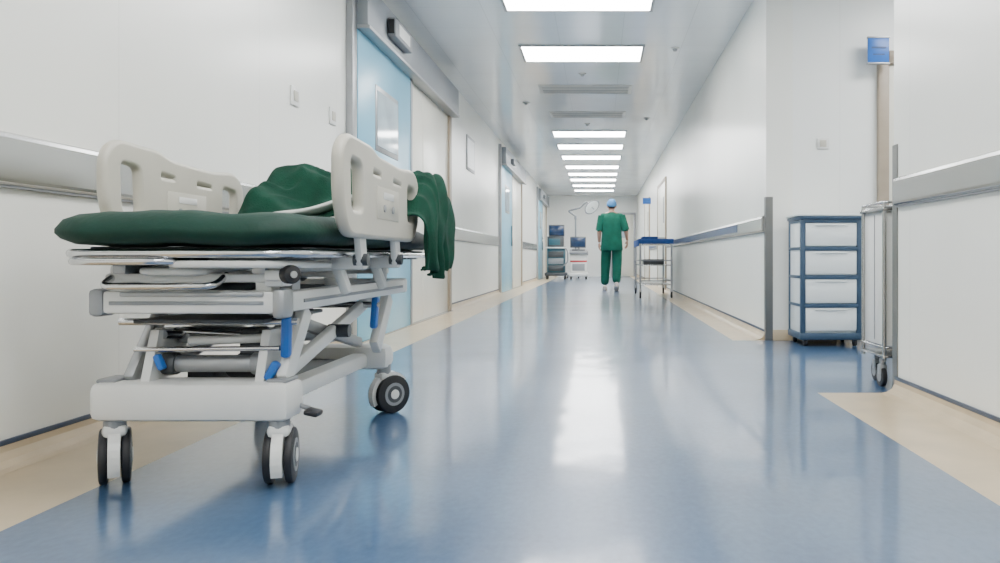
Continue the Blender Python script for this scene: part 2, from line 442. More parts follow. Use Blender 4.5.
# ---------------------------------------------------------------- hospital bed
bed = empty("hospital_stretcher_bed", (-1.06,2.85,0))
B = bed
def mattress():
    bm = bmesh.new()
    x0,x1,y0,y1,z0,z1 = -1.405,-.725,1.955,3.56,.655,.738
    nx,ny = 20,48
    def corner(u,v):
        cx,cy = (x0+x1)/2,(y0+y1)/2; hx,hy=(x1-x0)/2,(y1-y0)/2; r=.15
        x = (u*2-1)*hx; y=(v*2-1)*hy
        ax,ay=abs(x),abs(y)
        if ax>hx-r and ay>hy-r:
            dx,dy=ax-(hx-r),ay-(hy-r); m=max(dx,dy)
            if m>1e-6:
                l=math.hypot(dx,dy); k=m/l; dx*=k;dy*=k
            ax,ay=hx-r+dx,hy-r+dy
        return cx+math.copysign(ax,x), cy+math.copysign(ay,y)
    def wob(x,y,k=1): return .012*noise.noise(Vector((x*4,y*3,k)))+.005*noise.noise(Vector((x*14,y*10,k+4)))
    def grid(z,inset,k):
        g=[]
        for j in range(ny+1):
            row=[]
            for i in range(nx+1):
                x,y=corner(i/nx,j/ny)
                cx,cy=(x0+x1)/2,(y0+y1)/2
                sx=1-inset/((x1-x0)/2); sy=1-inset/((y1-y0)/2)
                x=cx+(x-cx)*sx; y=cy+(y-cy)*sy
                row.append(bm.verts.new((x,y,z+wob(x,y,k))))
            g.append(row)
        return g
    levels=[(z0,.03),(z0+.010,.010),(z0+.024,.0),(z1-.048,.0),(z1-.024,.014),(z1-.008,.042),(z1,.085)]
    gb=grid(*levels[0],1); gt=grid(*levels[-1],1)
    for j in range(ny):
        for i in range(nx):
            bm.faces.new((gb[j][i],gb[j+1][i],gb[j+1][i+1],gb[j][i+1]))
            bm.faces.new((gt[j][i],gt[j][i+1],gt[j+1][i+1],gt[j+1][i]))
    loopidx=[(0,i) for i in range(nx)]+[(j,nx) for j in range(ny)]+[(ny,i) for i in range(nx,0,-1)]+[(j,0) for j in range(ny,0,-1)]
    prev=[gb[j][i] for j,i in loopidx]
    for z,ins in levels[1:-1]:
        cur=[]
        for j,i in loopidx:
            x,y=corner(i/nx,j/ny); cx,cy=(x0+x1)/2,(y0+y1)/2
            x=cx+(x-cx)*(1-ins/((x1-x0)/2)); y=cy+(y-cy)*(1-ins/((y1-y0)/2))
            cur.append(bm.verts.new((x,y,z+wob(x,y,1))))
        for k in range(len(cur)):
            bm.faces.new((prev[k],prev[(k+1)%len(cur)],cur[(k+1)%len(cur)],cur[k]))
        prev=cur
    top=[gt[j][i] for j,i in loopidx]
    for k in range(len(top)):
        bm.faces.new((prev[k],prev[(k+1)%len(top)],top[(k+1)%len(top)],top[k]))
    bmesh.ops.remove_doubles(bm, verts=bm.verts, dist=1e-5)
    bmesh.ops.recalc_face_normals(bm, faces=bm.faces)
    return meshobj("mattress", bm, M_matt, B, True)
mattress()
# platform tubular frames
tube("platform_tube", [(-1.37,3.54,.632),(-1.37,2.0,.632),(-.75,2.0,.632),(-.75,3.54,.632)], .012, M_chrome, B, rad=.12, closed=True)
tube("bumper_loop", [(-1.34,2.45,.606),(-1.34,1.985,.612),(-1.06,1.985,.612),(-1.06,2.45,.606)], .010, M_chrome, B, rad=.08)
tube("bumper_loop_b", [(-1.10,2.45,.600),(-1.10,2.005,.604),(-.80,2.005,.604),(-.80,2.45,.600)], .010, M_white, B, rad=.08)
bx("underside_shade_panel", -1.34,-.78,2.10,3.52,.632,.650, M_dgrey, B, .004)  # dark-coloured sheet added so the space under the mattress looks shaded
for i in range(8):
    y = 2.18+i*.18
    bx(f"slat_{i+1}", -1.33,-.79,y,y+.03,.614,.632, M_grey, B, .004)
for k,x in enumerate((-1.24,-.88)):
    bx(f"platform_rail_{k+1}", x-.018,x+.018,2.06,3.45,.578,.613, M_alu, B, .006)
# upper chassis
for k,(y,x0,x1) in enumerate(((2.10,-1.29,-.83),(2.62,-1.27,-.85),(3.2,-1.27,-.85))):
    bx(f"upper_cross_{k+1}", x0,x1,y-.02,y+.03,.556,.580, M_white, B, .008)
for k,(x,y) in enumerate(((-1.26,2.12),(-.88,2.12),(-1.26,2.64),(-.88,2.64),(-1.26,3.2),(-.88,3.2))):
    bx(f"upper_bracket_{k+1}", x-.022,x+.022,y-.03,y+.03,.53,.60, M_white, B, .006)
tube("foot_tube", [(-1.27,2.10,.575),(-1.27,2.03,.548),(-.98,2.03,.548),(-.98,2.10,.575)], .009, M_chrome, B, rad=.03)
tube("crank_tube", [(-1.18,2.35,.60),(-1.18,2.05,.585),(-1.02,2.05,.585),(-1.02,2.35,.60)], .010, M_white, B, rad=.03)
cyl("bumper_wheel", (-.805,2.055,.578),(-.780,2.035,.578), .024, M_black, B, bevel=.005)
cyl("bumper_wheel_hub", (-.782,2.037,.578),(-.777,2.033,.578), .009, M_alu, B)
bx("bumper_arm", -.86,-.79,2.045,2.075,.562,.59, M_white, B, .006)
bx("corner_block", -.87,-.82,2.07,2.14,.545,.61, M_white, B, .008)
# main upper frame
bx("frame_end_beam", -1.29,-.845,2.07,2.13,.475,.535, M_white, B, .010)
bx("frame_end_cap_l", -1.325,-1.285,2.065,2.135,.468,.54, M_grey, B, .012)
bx("frame_end_cap_r", -.85,-.815,2.065,2.135,.462,.54, M_alu, B, .012)
bx("frame_end_groove", -1.27,-.87,2.066,2.072,.498,.508, M_grey, B, .002)
bx("frame_end_lip", -1.24,-.87,2.062,2.08,.520,.532, M_alu, B, .003)
bx("frame_side_r", -.865,-.815,2.13,3.36,.476,.532, M_white, B, .010)
bx("frame_side_l", -1.325,-1.275,2.13,3.36,.476,.532, M_white, B, .010)
bx("frame_rear_beam", -1.325,-.815,3.33,3.39,.475,.535, M_white, B, .010)
bx("frame_side_groove", -.817,-.812,2.2,3.3,.498,.508, M_grey, B, .001)
for k,(x,y) in enumerate(((-1.30,2.2),(-.85,2.2),(-1.30,3.1),(-.85,3.1))):
    bx(f"lift_post_{k+1}", x-.016,x+.016,y-.03,y+.03,.53,.60, M_alu, B, .004)
for k,y in enumerate((2.45,2.9)):
    bx(f"frame_cross_{k+1}", -1.28,-.86,y,y+.04,.48,.525, M_grey, B, .006)
cyl("actuator", (-1.10,2.16,.515),(-1.06,2.85,.56), .022, M_dgrey, B, bevel=.004)
# tray and rods between layers
cyl("cross_rod_1", (-1.32,2.2,.445),(-.83,2.2,.445), .010, M_chrome, B)
cyl("cross_rod_2", (-1.32,3.0,.445),(-.83,3.0,.445), .012, M_chrome, B)
bx("push_tray", -1.25,-.90,2.14,2.6,.444,.455, M_dgrey, B, .003)
# lower base
bx("base_end_beam", -1.375,-.835,2.14,2.27,.178,.285, M_white, B, .024)
bx("base_rear_beam", -1.385,-.835,3.14,3.26,.178,.275, M_white, B, .032)
bx("base_side_r", -.985,-.915,2.25,3.17,.19,.245, M_white, B, .015)
bx("base_side_l", -1.32,-1.25,2.25,3.17,.19,.245, M_white, B, .015)
bx("base_shelf", -1.25,-.98,2.27,3.14,.205,.225, M_dgrey, B, .005)
for k,x in enumerate((-1.335,-.875)):
    bx(f"base_cap_{k+1}", x-.028,x+.028,2.16,2.25,.280,.292, M_grey, B, .005)
# scissor lift arms
def arm(name, x, y0,z0,y1,z1, w=.03, h=.05, m=None):
    c = (x,(y0+y1)/2,(z0+z1)/2); l = math.hypot(y1-y0,z1-z0)
    return box(name, c, (w,l,h), m or M_white, B, .008, rot=(math.atan2(z1-z0,y1-y0),0,0))
arm("lift_arm_1", -.90, 2.28,.29,3.12,.46, h=.042)
arm("lift_arm_2", -1.27, 2.28,.29,3.12,.46, h=.042)
arm("lift_arm_3", -.94, 2.30,.46,3.12,.29, m=M_alu, h=.04)
arm("lift_arm_4", -1.23, 2.30,.46,3.12,.29, m=M_alu, h=.04)
arm("rear_strut", -.85, 3.02,.28,3.20,.47, w=.035,h=.07)
arm("rear_strut_b", -1.31, 3.02,.28,3.20,.47, w=.035,h=.07)
arm("front_strut", -.87, 2.20,.28,2.36,.47, w=.03,h=.06)
arm("front_strut_b", -1.29, 2.20,.28,2.36,.47, w=.03,h=.05, m=M_alu)
for k,(x,y) in enumerate(((-.88,2.70),(-1.28,2.70))):
    cyl(f"pivot_{k+1}", (x-.035,y,.375),(x+.035,y,.375), .022, M_dgrey, B)
# hydraulic cylinders
cyl("hydraulic_1", (-1.22,2.24,.325),(-.94,2.24,.325), .024, M_alu, B, bevel=.005)
cyl("hydraulic_1_collar_a", (-1.22,2.24,.325),(-1.18,2.24,.325), .031, M_dgrey, B, bevel=.004)
cyl("hydraulic_1_collar_b", (-.97,2.24,.325),(-.92,2.24,.325), .031, M_grey, B, bevel=.004)
cyl("hydraulic_2", (-1.20,2.30,.40),(-1.02,3.05,.33), .024, M_alu, B, bevel=.004)
cyl("hydraulic_2_rod", (-1.22,2.24,.405),(-1.20,2.30,.40), .012, M_chrome, B)
cyl("hydraulic_3", (-1.05,2.30,.30),(-1.12,3.05,.42), .028, M_dgrey, B, bevel=.004)
cyl("hydraulic_4", (-1.16,2.26,.385),(-.93,2.26,.395), .013, M_white, B, bevel=.003)
cyl("spring_rod", (-1.28,2.20,.368),(-.88,2.20,.372), .007, M_chrome, B)
cyl("spring_rod_b", (-1.29,2.30,.415),(-.88,2.30,.39), .008, M_chrome, B)
bx("pump_housing", -1.18,-1.10,2.28,2.38,.26,.33, M_dgrey, B, .01)
bx("pump_block", -1.03,-.97,2.28,2.36,.27,.42, M_dgrey, B, .01)
for k,x in enumerate((-1.235,-.925)):
    bm = bmesh.new()
    pts = [(2.17,.285),(2.42,.285),(2.33,.42),(2.22,.42)]
    a = [bm.verts.new((x-.012,y,z)) for y,z in pts]; b = [bm.verts.new((x+.012,y,z)) for y,z in pts]
    for i in range(4): bm.faces.new((a[i],a[(i+1)%4],b[(i+1)%4],b[i]))
    bm.faces.new(a); bm.faces.new(list(reversed(b))); bmesh.ops.recalc_face_normals(bm, faces=bm.faces)
    meshobj(f"gusset_{k+1}", bm, M_white, B)
# levers in blue
box("lever_blue_1", (-.862,2.20,.402), (.026,.032,.115), M_blue, B, .010, rot=(.15,.08,0))
box("lever_blue_2", (-.845,3.00,.415), (.026,.035,.12), M_blue, B, .010, rot=(-.1,.05,0))
box("lever_blue_3", (-.895,2.185,.312), (.022,.03,.055), M_blue, B, .007, rot=(0,.5,0))
box("lever_blue_4", (-1.205,2.19,.335), (.018,.025,.045), M_blue, B, .006, rot=(0,-.4,0))
tube("brake_pedal_rod", [(-.86,2.24,.215),(-.80,2.22,.20),(-.775,2.20,.195)], .007, M_alu, B)
box("brake_pedal", (-.785,2.19,.198), (.040,.05,.016), M_black, B, .006, rot=(0,.2,0))
# casters
def caster(nm, x, y, ang, parent, r=.076, m=M_white, ht=.185):
    R = Matrix.Rotation(ang,4,'Z'); O = Vector((x,y,0))
    def W(p): return O + R @ Vector(p)
    off = .025; sp=.027
    cyl(nm+"_stem", (x,y,ht-.045),(x,y,ht+.01), .028, M_grey, parent)
    for s in (-1,1):
        cyl(nm+f"_tyre_{s+2}", W((s*sp-.011,off,r)), W((s*sp+.011,off,r)), r, M_black, parent, seg=40, bevel=.007)
        cyl(nm+f"_hub_{s+2}", W((s*(sp+.012)-.001,off,r)), W((s*(sp+.012)+.001,off,r)), r*.60, M_grey, parent, seg=30)
        cyl(nm+f"_hubring_{s+2}", W((s*(sp+.0125)-.001,off,r)), W((s*(sp+.0125)+.001,off,r)), r*.44, M_dgrey, parent, seg=30)
        cyl(nm+f"_hubcap_{s+2}", W((s*(sp+.013)-.003,off,r)), W((s*(sp+.013)+.003,off,r)), r*.25, M_white, parent, seg=20, bevel=.001)
    cyl(nm+"_axle", W((-sp,off,r)), W((sp,off,r)), .014, M_grey, parent)
    bm = bmesh.new(); n=14; ra=r-.004; rb=r+.012; w=.0145; A=[]
    for k in range(n+1):
        a = math.radians(35)+math.radians(175)*k/n
        ring=[]
        for (rr,ww) in ((ra,-w),(rb,-w),(rb,w),(ra,w)):
            ring.append(bm.verts.new(W((ww, off+rr*math.cos(a), r+rr*math.sin(a)))))
        A.append(ring)
    for p,q in zip(A,A[1:]):
        for i in range(4): bm.faces.new((p[i],p[(i+1)%4],q[(i+1)%4],q[i]))
    bm.faces.new(A[0]); bm.faces.new(list(reversed(A[-1])))
    bmesh.ops.recalc_face_normals(bm, faces=bm.faces)
    meshobj(nm+"_hood", bm, m, parent, False)
    box(nm+"_fork", W((0,off-.005,r+.02)), (.026,.09,.12), m, parent, .008, rot=(0,0,ang))
    box(nm+"_head", W((0,off*.3,ht-.035)), (.060,.075,.035), m, parent, .014, rot=(0,0,ang))
caster("caster_1", -1.325,2.185, .50, B)
caster("caster_2", -.875,2.185, .22, B)
caster("caster_3", -1.335,3.20, .2, B)
caster("caster_4", -.865,3.20, -.7, B)

# side guards
def side_guard(nm, x, y0, z0, facing, vs=1.0):
    def sc(pts): return [(p[0], p[1]*vs) for p in pts]
    out = round_pts(sc([(0.05,.0),(0.0,.10),(0.0,.235),(.05,.278),(.27,.272),(.34,.250),(.62,.240),(.80,.255),(.865,.215),(.865,.07),(.80,.0)]), .055, True, 6)
    def rr(u0,u1,v0,v1,sl=0): return round_pts(sc([(u0,v0),(u0-sl,v1),(u1-sl,v1-.008),(u1,v0)]), .04, True, 5)
    holes = [rr(.060,.185,.055,.235,.012), rr(.69,.825,.050,.212,0), rr(.27,.37,.185,.222), rr(.50,.62,.178,.212)]
    mw = Matrix.Translation((x,y0,z0)) @ Matrix(((0,0,1,0),(1,0,0,0),(0,1,0,0),(0,0,0,1)))
    plate(nm, [ (p[0],p[1]) for p in out], [[(p[0],p[1]) for p in h] for h in holes], .034, .013, M_cream, B, mw)
    for s in (-1,1):
        xx = x+s*.016
        box(nm+f"_control_panel_{s+2}", (xx,y0+.44,z0+.100),(.006,.26,.10),M_cream,B,.003)
        box(nm+f"_label_{s+2}", (xx+s*.003,y0+.44,z0+.125),(.003,.12,.022),M_white,B,.001)
        for k in range(2):
            cyl(nm+f"_button_{s+2}_{k}", (xx+s*.003,y0+.39+.10*k,z0+.085),(xx+s*.006,y0+.39+.10*k,z0+.085),.012,M_grey,B,seg=16)
    for k,u in enumerate((.24,.64)):
        box(nm+f"_hinge_{k+1}", (x-facing*.012,y0+u,z0-.03),(.022,.06,.12),M_white,B,.008,rot=(.25,0,0))
        box(nm+f"_hinge_foot_{k+1}", (x-facing*.05,y0+u+.02,z0-.085),(.10,.05,.04),M_white,B,.010)
        cyl(nm+f"_hinge_pin_{k+1}", (x-facing*.03,y0+u,z0-.075),(x+facing*.012,y0+u,z0-.075),.018,M_dgrey,B)
        box(nm+f"_hinge_arm_{k+1}", (x-facing*.085,y0+u+.05,z0-.125),(.028,.045,.11),M_white,B,.008,rot=(0,-facing*.35,0))
side_guard("side_guard_corridor", -.695, 2.12, .690, 1, .93)
side_guard("side_guard_wall", -1.435, 2.31, .690, -1, .97)

# green blanket heap draped over the corridor side
def ridg(p): return 1-2*abs(noise.noise(p))
def blanket():
    bm = bmesh.new(); nu, nv = 170, 150
    g=[]
    def top(u,v):
        rise = min(1, v/.36); rise = rise*rise*(3-2*rise)
        back = min(1,(1-v)/.18); back = back*back*(3-2*back)
        h = .022+.158*rise*(.40+.60*back)
        n1 = noise.noise(Vector((u*2.6+2,v*2.4,0)))
        wx = .35*noise.noise(Vector((u*2,v*2,7)))
        fold = ridg(Vector((u*4.6+v*3.4+wx,v*3.0-u*1.8+wx,9)))
        fold2 = ridg(Vector((u*10+v*7+wx*3,v*6-u*5,2)))
        return .742 + h*(.92+.30*n1) + (.052*fold + .026*fold2-.026)*(.25+.75*rise), rise
    for j in range(nv+1):
        v = j/nv
        row=[]
        for i in range(nu+1):
            u = i/nu
            ya = 2.84+.13*noise.noise(Vector((u*3.3,0,1)))+ .16*max(0,u-.5)*1.4
            yb_ = 3.52-.26*max(0,u-.45)/.55+.05*noise.noise(Vector((u*3,5,1)))
            y = ya+(yb_-ya)*v
            n2 = noise.noise(Vector((u*8+v*4,v*7-u*3,4)))
            if u < .60:
                t = u/.60
                x = -1.37 + t*.70
                edge = min(1,t/.16); edge=edge*edge*(3-2*edge)
                zt,_ = top(u,v)
                z = .742+(zt-.742)*(.08+.92*edge)
                z = max(z,.750)
            else:
                t = (u-.60)/.40
                drop = t*(.39+.06*noise.noise(Vector((v*5,2,2))))
                zt,_ = top(.60,v); zt=max(zt,.750)
                k = min(1,t/.25)
                bulge = math.sin(min(1,t*1.15)*math.pi)*.018
                x = -.67 + .028*math.sin(k*math.pi/2) + bulge + (.018*math.sin(v*19+u*4) + .009*math.sin(v*41+1-u*9))*(.25+t*.8)*k + .010*n2*k
                z = zt - drop*(k*k*.35+.65*k if k<1 else 1)
                z = max(z, .560+.022*math.sin(v*7+1)+ .004*(1-t))
            row.append(bm.verts.new((x,y + .018*n2,z)))
        g.append(row)
    for j in range(nv):
        for i in range(nu):
            bm.faces.new((g[j][i],g[j][i+1],g[j+1][i+1],g[j+1][i]))
    o = meshobj("blanket", bm, M_green, B, True)
    md = o.modifiers.new("thick",'SOLIDIFY'); md.thickness=.007; md.offset=1
    return o
blanket()
# pale sheet fold peeking out of the blanket
bm = bmesh.new(); rows=[]
for i in range(25):
    t=i/24; x=-1.20+.34*t; y=2.76+.10*t; z=.758+.085*t**1.3+.004*math.sin(t*9)
    rows.append([bm.verts.new((x-.004,y-.012,z-.008)),bm.verts.new((x,y-.016,z)),bm.verts.new((x,y,z+.008)),bm.verts.new((x+.01,y+.05,z+.008)),bm.verts.new((x+.01,y+.05,z-.02))])
for a,b in zip(rows,rows[1:]):
    for k in range(5): bm.faces.new((a[k],a[(k+1)%5],b[(k+1)%5],b[k]))
bm.faces.new(rows[0]); bm.faces.new(list(reversed(rows[-1])))
bmesh.ops.recalc_face_normals(bm, faces=bm.faces)
meshobj("sheet_fold", bm, M_sheet, B, True)

# ---------------------------------------------------------------- drawer cart
def drawer_cart():
    x0,x1,y0,y1 = 1.405,1.835,5.60,5.97
    e = empty("drawer_cart", ((x0+x1)/2,(y0+y1)/2,0))
    for k,(x,y) in enumerate(((x0,y0),(x1-.035,y0),(x0,y1-.035),(x1-.035,y1-.035))):
        bx(f"post_{k+1}",x,x+.035,y,y+.035,.05,.90,M_bframe,e,.006)
    bx("base",x0-.005,x1+.005,y0-.005,y1+.005,.045,.095,M_bframe,e,.012)
    bx("top",x0-.01,x1+.01,y0-.012,y1+.005,.89,.915,M_bframe,e,.01)
    bx("top_tray",x0-.02,x1+.03,y0-.01,y1,.915,.93,M_draw,e,.004)
    bx("carcass",x0+.008,x1-.008,y0+.025,y1-.008,.09,.89,M_draw,e,.003)
    zs = [.10,.295,.495,.695,.89]
    for k in range(4):
        a,b = zs[k],zs[k+1]
        bx(f"drawer_{k+1}",x0+.035,x1-.035,y0+.004,y0+.05,a+.008,b-.022,M_draw,e,.008)
        bx(f"divider_{k+1}",x0+.03,x1-.03,y0-.002,y0+.04,b-.024,b+.006,M_bframe,e,.004)
        bx(f"pull_{k+1}",x0+.10,x1-.10,y0-.005,y0+.006,b-.042,b-.036,M_draw,e,.002)
        bx(f"side_band_{k+1}",x0,x0+.02,y0+.03,y1-.03,b-.018,b+.002,M_bframe,e,.003)
    for k,(x,y) in enumerate(((x0+.04,y0+.04),(x1-.04,y0+.04),(x0+.04,y1-.04),(x1-.04,y1-.04))):
        cyl(f"wheel_{k+1}",(x-.012,y,.024),(x+.012,y,.024),.024,M_black,e,bevel=.004)
        box(f"wheel_fork_{k+1}",(x,y,.042),(.032,.03,.018),M_grey,e,.003)
drawer_cart()

# ---------------------------------------------------------------- steel cart tucked behind the near wall end
def steel_cart():
    x0,x1,y0,y1 = 1.35,2.0,3.80,4.10
    e = empty("stainless_steel_cart", ((x0+x1)/2,(y0+y1)/2,0))
    bx("top",x0-.015,x1+.02,y0-.02,y1+.02,.845,.865,M_steel,e,.006)
    tube("top_rail",[(x0-.005,y0-.01,.885),(x1+.01,y0-.01,.885),(x1+.01,y1+.01,.885),(x0-.005,y1+.01,.885)],.007,M_chrome,e,rad=.03,closed=True)
    for k,(x,y) in enumerate(((x0,y0),(x1,y0),(x0,y1),(x1,y1))):
        cyl(f"leg_{k+1}",(x,y,.13),(x,y,.885),.010,M_steel,e)
    for k,(x,y) in enumerate(((x0+.01,y0+.05),(x1-.05,y0+.05),(x0+.05,y1-.06),(x1-.05,y1-.06))):
        cyl(f"caster_stem_{k+1}",(x,y,.09),(x,y,.15),.014,M_grey,e)
        box(f"caster_fork_{k+1}",(x,y+.005,.085),(.036,.04,.05),M_alu,e,.006)
        cyl(f"caster_wheel_{k+1}",(x-.012,y+.012,.05),(x+.012,y+.012,.05),.05,M_black,e,seg=30,bevel=.005)
        cyl(f"caster_hub_{k+1}",(x-.014,y+.012,.05),(x+.014,y+.012,.05),.026,M_grey,e)
    bx("cabinet",x0+.004,x1-.02,y0+.012,y1-.008,.20,.845,M_white,e,.006)
    bx("side_panel_seam",x0+.001,x0+.005,y0+.14,y0+.145,.22,.83,M_grey,e)
    bx("handle",x0+.19,x0+.205,y0-.01,y0+.015,.5,.65,M_chrome,e,.004)
    bx("lower_shelf",x0-.01,x1+.01,y0-.01,y1+.01,.145,.160,M_steel,e,.005)
    tube("lower_rail",[(x0-.005,y0-.01,.195),(x1+.01,y0-.01,.195),(x1+.01,y1+.01,.195),(x0-.005,y1+.01,.195)],.005,M_chrome,e,rad=.03,closed=True)
steel_cart()

# ---------------------------------------------------------------- instrument trolley (far right)
def trolley():
    x0,x1,y0,y1 = .62,1.10,12.3,13.9
    e = empty("instrument_trolley", ((x0+x1)/2,(y0+y1)/2,0))
    for k,(x,y) in enumerate(((x0,y0),(x1,y0),(x0,y1),(x1,y1))):
        cyl(f"leg_{k+1}",(x,y,.11),(x,y,.90),.016,M_alu,e)
        box(f"fork_{k+1}",(x,y,.11),(.04,.05,.06),M_alu,e,.006)
        cyl(f"wheel_{k+1}",(x-.014,y+.015,.06),(x+.014,y+.015,.06),.06,M_black,e,bevel=.006)
    bx("shelf_top",x0-.01,x1+.01,y0-.01,y1+.01,.83,.85,M_steel,e,.005)
    bx("shelf_mid",x0,x1,y0,y1,.50,.515,M_steel,e,.004)
    bx("shelf_low",x0,x1,y0,y1,.20,.215,M_steel,e,.004)
    for k,z in enumerate((.58,.27,.90)):
        tube(f"rail_{k+1}",[(x0,y0,z),(x1,y0,z),(x1,y1,z),(x0,y1,z)],.009,M_grey,e,closed=True)
    bx("drape",x0-.03,x1+.03,y0-.03,y1+.03,.895,.915,M_bluecl,e,.01)
    bx("drape_skirt",x0-.034,x0-.024,y0-.03,y1+.03,.80,.905,M_bluecl,e,.003)
    bx("drape_front",x0-.03,x1+.03,y0-.036,y0-.026,.84,.905,M_bluecl,e,.003)
    bx("pack_1",x0+.03,x0+.28,y0+.1,y0+.5,.915,.955,M_bluecl,e,.02)
    bx("pack_2",x0+.10,x1-.04,y0+.7,y0+1.3,.915,.965,M_sheet,e,.02)
    bx("bin",x0+.06,x1-.10,y0+.2,y0+.6,.515,.60,M_dgrey,e,.01)
trolley()

# ---------------------------------------------------------------- far machines
def monitor_on(e,x,y,z,w,h,tilt=0,m=M_dgrey):
    box("monitor_body",(x,y,z),(w,.06,h),m,e,.015,rot=(tilt,0,0))
    box("monitor_screen",(x,y-.032,z+.0),(w-.05,.006,h-.06),M_screen,e,.002,rot=(tilt,0,0))
e = empty("anaesthesia_machine", (-1.28,23.4,0))
x0,x1,y0,y1=-1.60,-.96,23.1,23.75
bx("base",x0,x1,y0,y1,.10,.20,M_dgrey,e,.03)
bx("column",x0+.06,x1-.06,y0+.12,y1-.05,.20,.92,M_teal,e,.02)
bx("worktop",x0+.02,x1-.02,y0+.02,y1,.90,.94,M_white,e,.01)
for k in range(3): bx(f"drawer_{k+1}",x0+.10,x1-.10,y0+.10,y0+.13,.24+.2*k,.41+.2*k,M_dgrey if k!=1 else M_grey,e,.01)
bx("upper_housing",x0+.06,x1-.10,y0+.20,y1-.10,.94,1.25,M_dgrey,e,.02)
bx("gauges",x0+.12,x1-.2,y0+.19,y0+.21,1.0,1.18,M_teal,e,.005)
cyl("monitor_pole",(-1.28,23.5,1.2),(-1.28,23.5,1.45),.02,M_alu,e)
monitor_on(e,-1.27,23.42,1.42,.46,.34)
tube("breathing_hose",[(-1.02,23.2,.95),(-.93,23.1,.8),(-.93,23.1,.5),(-1.05,23.1,.4)],.018,M_grey,e,rad=.08)
for k,(x,y) in enumerate(((x0+.06,y0+.06),(x1-.06,y0+.06),(x0+.06,y1-.06),(x1-.06,y1-.06))):
    cyl(f"wheel_{k+1}",(x-.02,y,.055),(x+.02,y,.055),.055,M_black,e,bevel=.006)
e = empty("ultrasound_machine", (-.62,23.3,0))
x0,x1,y0,y1=-.90,-.34,23.0,23.6
bx("base",x0,x1,y0,y1,.09,.19,M_white,e,.03)
bx("body",x0+.03,x1-.03,y0+.10,y1-.04,.19,.76,M_white,e,.03)
bx("stripe",x0+.035,x1-.035,y0+.09,y0+.12,.50,.55,M_red,e,.004)
box("console",(-.62,y0+.14,.80),(.52,.34,.09),M_grey,e,.02,rot=(.2,0,0))
box("keyboard",(-.62,y0+.12,.85),(.38,.22,.015),M_dgrey,e,.004,rot=(.2,0,0))
cyl("monitor_pole",(-.62,23.35,.75),(-.62,23.35,1.0),.025,M_grey,e)
monitor_on(e,-.64,23.28,1.08,.46,.32)
for k in range(3): cyl(f"probe_{k+1}",(x1-.02,y0+.12+.07*k,.70),(x1-.02,y0+.12+.07*k,.82),.016,M_grey,e)
bx("front_panel",x0+.10,x1-.10,y0+.09,y0+.105,.25,.45,M_grey,e,.006)
for k,(x,y) in enumerate(((x0+.06,y0+.06),(x1-.06,y0+.06),(x0+.06,y1-.06),(x1-.06,y1-.06))):
    cyl(f"wheel_{k+1}",(x-.02,y,.05),(x+.02,y,.05),.05,M_black,e,bevel=.006)
# surgical lamp on mobile stand
M_lampg = mat("lamp_arm_grey", (0.20,0.22,0.24), 0.4, var=0.04)
e = empty("mobile_surgical_lamp", (-.75,24.6,0))
for k in range(5):
    a = 2*math.pi*k/5
    tube(f"foot_{k+1}",[(-.75,24.6,.10),(-.75+.30*math.cos(a),24.6+.30*math.sin(a),.085)],.02,M_lampg,e)
    cyl(f"foot_wheel_{k+1}",(-.762+.30*math.cos(a),24.6+.30*math.sin(a),.035),(-.738+.30*math.cos(a),24.6+.30*math.sin(a),.035),.035,M_black,e)
cyl("pole",(-.75,24.6,.08),(-.75,24.6,1.85),.025,M_lampg,e)
cyl("pole_joint",(-.75,24.6,1.80),(-.75,24.6,1.92),.04,M_grey,e,bevel=.01)
tube("arm_1",[(-.75,24.6,1.90),(-.98,24.55,2.06),(-.60,24.5,2.16)],.026,M_lampg,e,rad=.06)
tube("arm_2",[(-.60,24.5,2.16),(-.42,24.45,2.34),(-.30,24.45,2.26)],.022,M_lampg,e,rad=.04)
q = Vector((.55,-.60,-.62)).normalized(); c = Vector((-.27,24.4,2.20))
cyl("lamp_head",c-q*.09,c+q*.05,.12,M_lampg,e,seg=36,r2=.27,bevel=.008)
cyl("lamp_lens",c+q*.05,c+q*.056,.23,M_draw,e,seg=36)
cyl("lamp_handle",c+q*.05,c+q*.15,.02,M_grey,e)

# ---------------------------------------------------------------- surgeon walking away
PX,PY = .22,15.0
man = empty("surgeon_person", (PX,PY,0))
def P(*p): return (PX+p[0],PY+p[1],p[2])
V=[];E=[];R=[]
def add(p,r,par=None):
    V.append(P(*p)); R.append(r)
    if par is not None: E.append((par,len(V)-1))
    return len(V)-1
pel=add((0,0,.94),.135)
wa=add((0,.0,1.08),.12,pel); ch=add((0,.01,1.26),.13,wa); uc=add((0,.0,1.39),.105,ch)
nk=add((0,.012,1.475),.05,uc); add((0,.03,1.56),.05,nk)
for s,(el,wr,hn) in ((-1,((-.235,-.04,1.13),(-.235,.06,.91),(-.235,.08,.86))),(1,((.265,-.06,1.14),(.295,.10,.95),(.295,.125,.915)))):
    sh=add((s*.165,0,1.405),.068,uc); el_=add(el,.048,sh); fr=add(tuple((Vector(el)*.6+Vector(wr)*.4)),.043,el_); add(wr,.027,fr)
hip=add((-.095,.0,.87),.118,pel); k=add((-.115,.09,.49),.098,hip); a=add((-.130,.10,.10),.084,k)
hip=add((.095,.0,.87),.118,pel); k=add((.100,.03,.50),.098,hip); a=add((.085,-.16,.15),.082,k)
def bodymat(c):
    z=c.z; x=abs(c.x-PX)
    if x>.18 and z<1.12 and z>.8 : return 1
    if z>1.46: return 1
    return 0
skin("body",V,E,R,[M_scrub,M_skin],man,2,0,bodymat)
